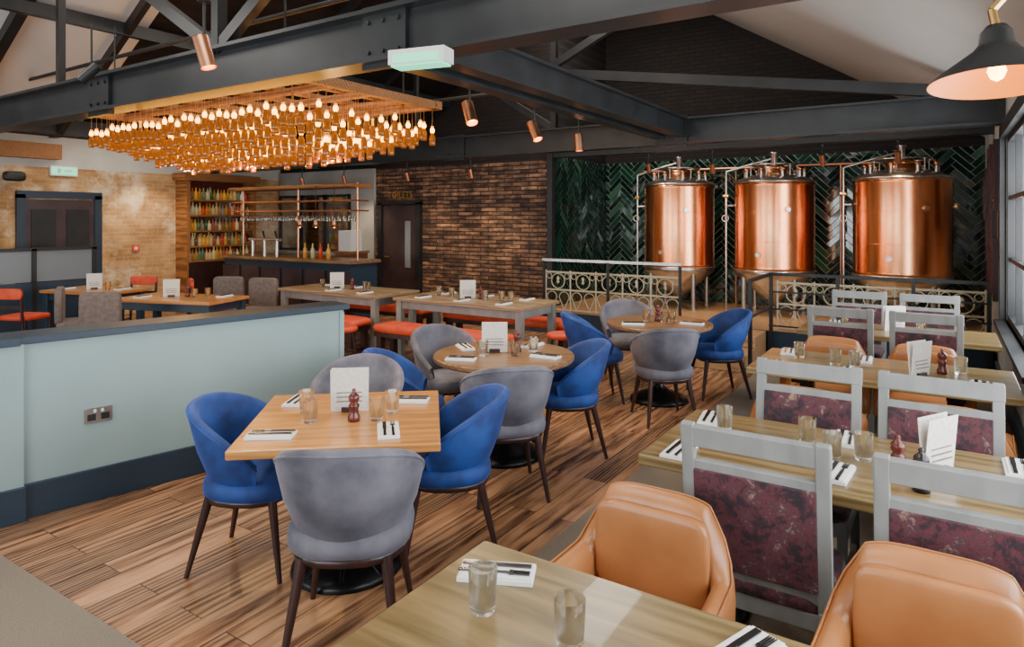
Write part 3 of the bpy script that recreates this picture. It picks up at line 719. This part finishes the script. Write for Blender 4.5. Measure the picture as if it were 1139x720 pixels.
for z in zs: b.box((XL+.2,(y0+y1)/2,z),(.36,y1-y0,.03),'rustwood')
b.obj('back_bar_shelf')
b=MB()
for z in zs:
    for row in(.12,.26):
        y=y0+.08
        while y<y1-.07:
            b.cur=random.random(); h=random.uniform(.17,.26); r=random.uniform(.028,.04)
            b.lathe([(0,0),(r,0),(r,h*.6),(.012,h*.78),(.012,h),(0,h)],'liquor',(XL+row,y,z+.016),n=8); y+=r*2+random.uniform(.003,.012)
b.obj('liquor_bottles')
b=MB(); b.box((-11.0,YT-.03,1.4),(2.9,.06,2.7),'plasterg')
for i in range(3):
    x=-12.05+i*.75; b.box((x,YT-.07,1.65),(.62,.02,1.1),'mirror'); 
    for s in(-1,1): b.box((x+s*.33,YT-.08,1.65),(.05,.05,1.2),'black')
    b.box((x,YT-.08,2.22),(.7,.05,.05),'black'); b.box((x,YT-.08,1.08),(.7,.05,.05),'black')
b.box((-11.3,YT-.3,.5),(2.3,.45,1.0),'steel')
b.obj('back_bar_mirror_unit')
b=MB(); b.box((0,0,.55),(.40,.45,1.1),'copper2'); b.box((0,0,1.12),(.45,.5,.04),'walnut'); b.box((0,-.03,1.33),(.32,.28,.38),'white'); b.obj('bar_end_unit',(-9.35,8.85,0),0)
b=MB(); dx=-8.87
b.box((dx,YT-.03,1.0),(.88,.05,2.0),'door'); b.box((dx+.22,YT-.06,1.25),(.13,.02,.9),'dglass')
for s in(-1,1): b.box((dx+s*.49,YT-.05,1.02),(.10,.10,2.06),'black')
b.box((dx,YT-.05,2.06),(1.08,.10,.08),'black'); b.cyl((dx-.32,YT-.06,1.0),(dx-.32,YT-.12,1.0),.02,'brass'); b.cyl((dx-.32,YT-.12,1.0),(dx-.22,YT-.12,1.0),.012,'brass')
b.obj('door_1')
cu=bpy.data.curves.new('toilets_lettering','FONT'); cu.body='TOILETS'; cu.size=.17; cu.extrude=.01; cu.align_x='CENTER'; cu.materials.append(M['brass'])
o=bpy.data.objects.new('toilets_lettering',cu); COL.objects.link(o); o.location=(dx,YT-.03,2.15); o.rotation_euler=(R(90),0,0)
b=MB(); y=5.25
b.box((XL+.03,y,1.03),(.05,1.05,2.06),'door')
for s in(-1,1): b.box((XL+.04,y+s*.58,1.07),(.08,.12,2.14),'slate')
b.box((XL+.04,y,2.14),(.08,1.28,.12),'slate')
for s in(-1,1):
    b.box((XL+.06,y+s*.26,1.45),(.02,.36,.9),'black'); b.box((XL+.06,y+s*.26,.5),(.02,.36,.7),'slate')
b.obj('door_2')
b=MB(); b.box((XL+.06,3.9,1.5),(.1,.9,1.5),'slate'); b.box((XL+.12,3.9,1.5),(.02,.75,1.35),'dglass'); b.obj('window_6')
b=MB(); b.box((0,0,0),(.05,.42,.17),'white'); b.box((.027,0,0),(.006,.38,.13),'green'); b.box((.032,.06,0),(.004,.12,.03),'white'); b.box((.032,-.08,.0),(.004,.05,.08),'white'); b.obj('exit_sign',(XL+.03,5.3,2.55))
b=MB(); b.blob((0,0,0),(.14,.30,.16),'black',e=.4,e2=.5); b.cyl((-.05,0,0),(-.12,0,0),.02,'black'); b.obj('wall_speaker',(XL+.13,4.55,2.42))
b=MB(); b.box((0,0,0),(.03,.12,.12),'red'); b.box((.017,0,0),(.004,.06,.06),'white'); b.obj('fire_alarm_sign',(XL+.015,6.5,1.2))

# ------------------------------------------------------------ bottle chandelier
ex0,ex1,ey0,ey1=-7.02,-3.90,3.2,4.72
b=MB()
fz=2.78
for y in(ey0,ey1): b.box(((ex0+ex1)/2,y,fz),(ex1-ex0+.1,.07,.07),'rustwood')
for x in(ex0,ex1): b.box((x,(ey0+ey1)/2,fz),(.07,ey1-ey0,.07),'rustwood')
for i in range(1,8):
    x=ex0+(ex1-ex0)*i/8; b.box((x,(ey0+ey1)/2,fz+.05),(.05,ey1-ey0+.1,.04),'rustwood')
for y in (ey0+.35,(ey0+ey1)/2,ey1-.35): b.box(((ex0+ex1)/2,y,fz),(ex1-ex0,.05,.05),'rustwood')
for x in(ex0+.3,ex1-.3):
    for y in(ey0+.1,ey1-.1): b.cyl((x,y,fz),(x,y,3.6),.008,'black',n=6)
nx,ny=32,10
for i in range(nx):
    for j in range(ny):
        x=ex0+.02+(ex1-ex0-.04)*i/(nx-1); y=ey0+.02+(ey1-ey0-.04)*j/(ny-1)
        d=min(i,nx-1-i,j*1.0,(ny-1-j)*1.0)
        z=2.57-.055*min(d,4)+random.uniform(-.03,.03)
        b.cyl((x,y,z+.05),(x,y,fz),.002,'brass',n=4,caps=False)
        b.lathe([(0,-.125),(.025,-.125),(.028,-.11),(.028,-.05),(.011,-.01)],'amber',(x,y,z),n=8)
        b.lathe([(.011,-.01),(.010,.035),(.013,.04),(.013,.05)],'neck',(x,y,z),n=7)
        if random.random()<.95: b.blob((x,y,z+.01),(.042,.042,.058),'bulb',e=1,e2=1,nu=8,nv=5)
b.obj('bottle_chandelier')

# ------------------------------------------------------------ spot lamps
def lamp(name,typ,loc,energy,color,rot=None,**kw):
    l=bpy.data.lights.new(name,typ); l.energy=energy; l.color=color
    for k,v in kw.items(): setattr(l,k,v)
    o=bpy.data.objects.new(name,l); COL.objects.link(o); o.location=loc
    if rot: o.rotation_euler=rot
    return o
def aim(o,d): o.rotation_euler=Vector(d).to_track_quat('-Z','Y').to_euler()
def spot(x,y,z,zc,d,e=60,s=1):
    b=MB(); dv=Vector(d).normalized(); 
    b.cyl(-dv*.09*s,dv*.10*s,.045*s,'copper2',n=20,caps=False); b.cyl(-dv*.09*s,-dv*.085*s,.045*s,'copper2',n=20)
    b.cyl(dv*.06*s,dv*.065*s,.040*s,'lampbulb',n=16); b.cyl((0,0,0),(0,0,zc-z),.009,'black',n=8); b.cyl((0,0,zc-z-.03),(0,0,zc-z),.04,'black',n=14)
    o=b.obj('copper_spotlight',(x,y,z))
    l=lamp('bulb','SPOT',dv*.12*s,e,(1,.74,.44),spot_size=R(95),spot_blend=.7,shadow_soft_size=.03); aim(l,dv); l.parent=o
for (x,y,z,zc,d) in ((-3.64,2.29,2.73,3.05,(.25,.15,-1)),(-3.11,4.18,2.58,3.0,(.45,-.2,-1)),(-3.20,5.31,2.57,3.0,(.5,-.1,-1)),(-3.41,6.61,2.60,3.0,(.1,0,-1))):
    spot(x,y,z,zc,d,60)
for (x,y,z) in((-3.9,9.95,2.55),(-2.9,9.95,2.5),(-1.4,9.95,2.55),(-.5,9.95,2.55)): spot(x,y,z,2.76,(0,.45,-1),65,.8)  # extra spotlights added to brighten the tank bay
for x in(-10.8,-9.6,-8,-6.6): spot(x,8.9,2.5,2.8,(0,.35,-1),65,.8)  # extra spotlights added to brighten the bar end
for y in(3.5,6.6): spot(-11.6,y,2.75,3.0,(-.5,.0,-1),80,.8)  # extra spotlights added to brighten the left side
b=MB(); b.box((0,0,0),(.34,.12,.08),'white'); b.box((0,0,-.045),(.31,.11,.012),'green'); b.box((0,-.062,-.01),(.28,.004,.045),'green')
b.obj('emergency_light',(-2.40,2.78,2.63),R(12))
b=MB(); b.cyl((0,0,0),(0,0,.35),.008,'black'); b.cyl((-.06,-.05,-.1),(.04,.03,.02),.04,'black'); b.obj('black_track_spotlight',(*W(-3.35,5.3),2.95))

# wall lamp top right
X,Y=W(1.385,1.9); lz=2.135
b=MB()
b.lathe([(.172,0),(.165,.012),(.06,.095),(.045,.115),(.04,.15),(.025,.17),(.0,.172)],'black',(0,0,0),n=40)
b.lathe([(.170,.0),(.160,.008),(.055,.090),(0,.10)],'lampin',(0,0,0),n=40)
b.lathe([(0,.006),(.016,.016),(.024,.036),(.018,.06),(.012,.09)],'lampbulb',(0,0,.0),n=14)
b.tube([(0,0,.16),(-.01,0,.22),(.03,0,.27),(XR-X-.03,.0,.25)],.012,'brass',n=8); b.cyl((XR-X-.01,0,.25),(XR-X-.03,0,.25),.05,'brass',n=16)
o=b.obj('wall_lamp',(X,Y,lz),0); o.rotation_euler=(R(-6),0,0)
l=lamp('wall_lamp_light','POINT',(X,Y,lz-.06),1.5,(1,.5,.15),shadow_soft_size=.01)

# ------------------------------------------------------------ lighting
w=bpy.data.worlds.new('World'); scene.world=w; w.use_nodes=True
bg=w.node_tree.nodes['Background']; bg.inputs[0].default_value=(.85,.93,1,1); bg.inputs[1].default_value=2.0
DAY=(.95,.975,1)
def area(x,y,z,sx,sy,e,rot,c=DAY,name='window_daylight'):
    l=lamp(name,'AREA',(x,y,z),e,c,rot,shape='RECTANGLE',size=sx,size_y=sy); return l
area(XR+.3,2.4,1.65,1.6,3.4,165,(0,R(90),0)); area(XR+.3,6.7,1.7,1.6,2.7,165,(0,R(90),0))
for x in(-2.1,-6,-10): area(x,YF-.3,1.7,2.8,1.6,105,(R(90),0,0))
area(-2.2,.6,4.1,2.2,2.2,100,(0,0,0),(1,.95,.88),name='added_roof_fill'); area(-7,.8,3.9,2.0,2.0,85,(0,0,0),(1,.95,.88),name='added_roof_fill')  # added soft fill lamps overhead, out of view
for y in(3.2,6.3,9.0): area(-4.5,y,5.55,1.2,1.6,115,(0,0,0),(1,.90,.78),name='added_roof_fill')  # added fill lamps under the ridge, no fitting there
area(-11,5.6,3.25,1.6,2,60,(0,0,0),(1,.85,.66),name='added_roof_fill')  # added warm fill over the left side
for x in(-6.6,-5.5,-4.4): lamp('chandelier_glow','POINT',(x,3.95,2.2),22,(1,.52,.14),shadow_soft_size=.03)

# ------------------------------------------------------------ camera
cd=bpy.data.cameras.new('camera'); cam=bpy.data.objects.new('camera',cd); COL.objects.link(cam)
cam.location=(0,0,1.75); cam.rotation_euler=(R(90),0,R(33))
cd.sensor_width=36; cd.sensor_fit='HORIZONTAL'; cd.lens=740/1139*36; cd.shift_y=-117/1139; cd.clip_start=.03
scene.camera=cam
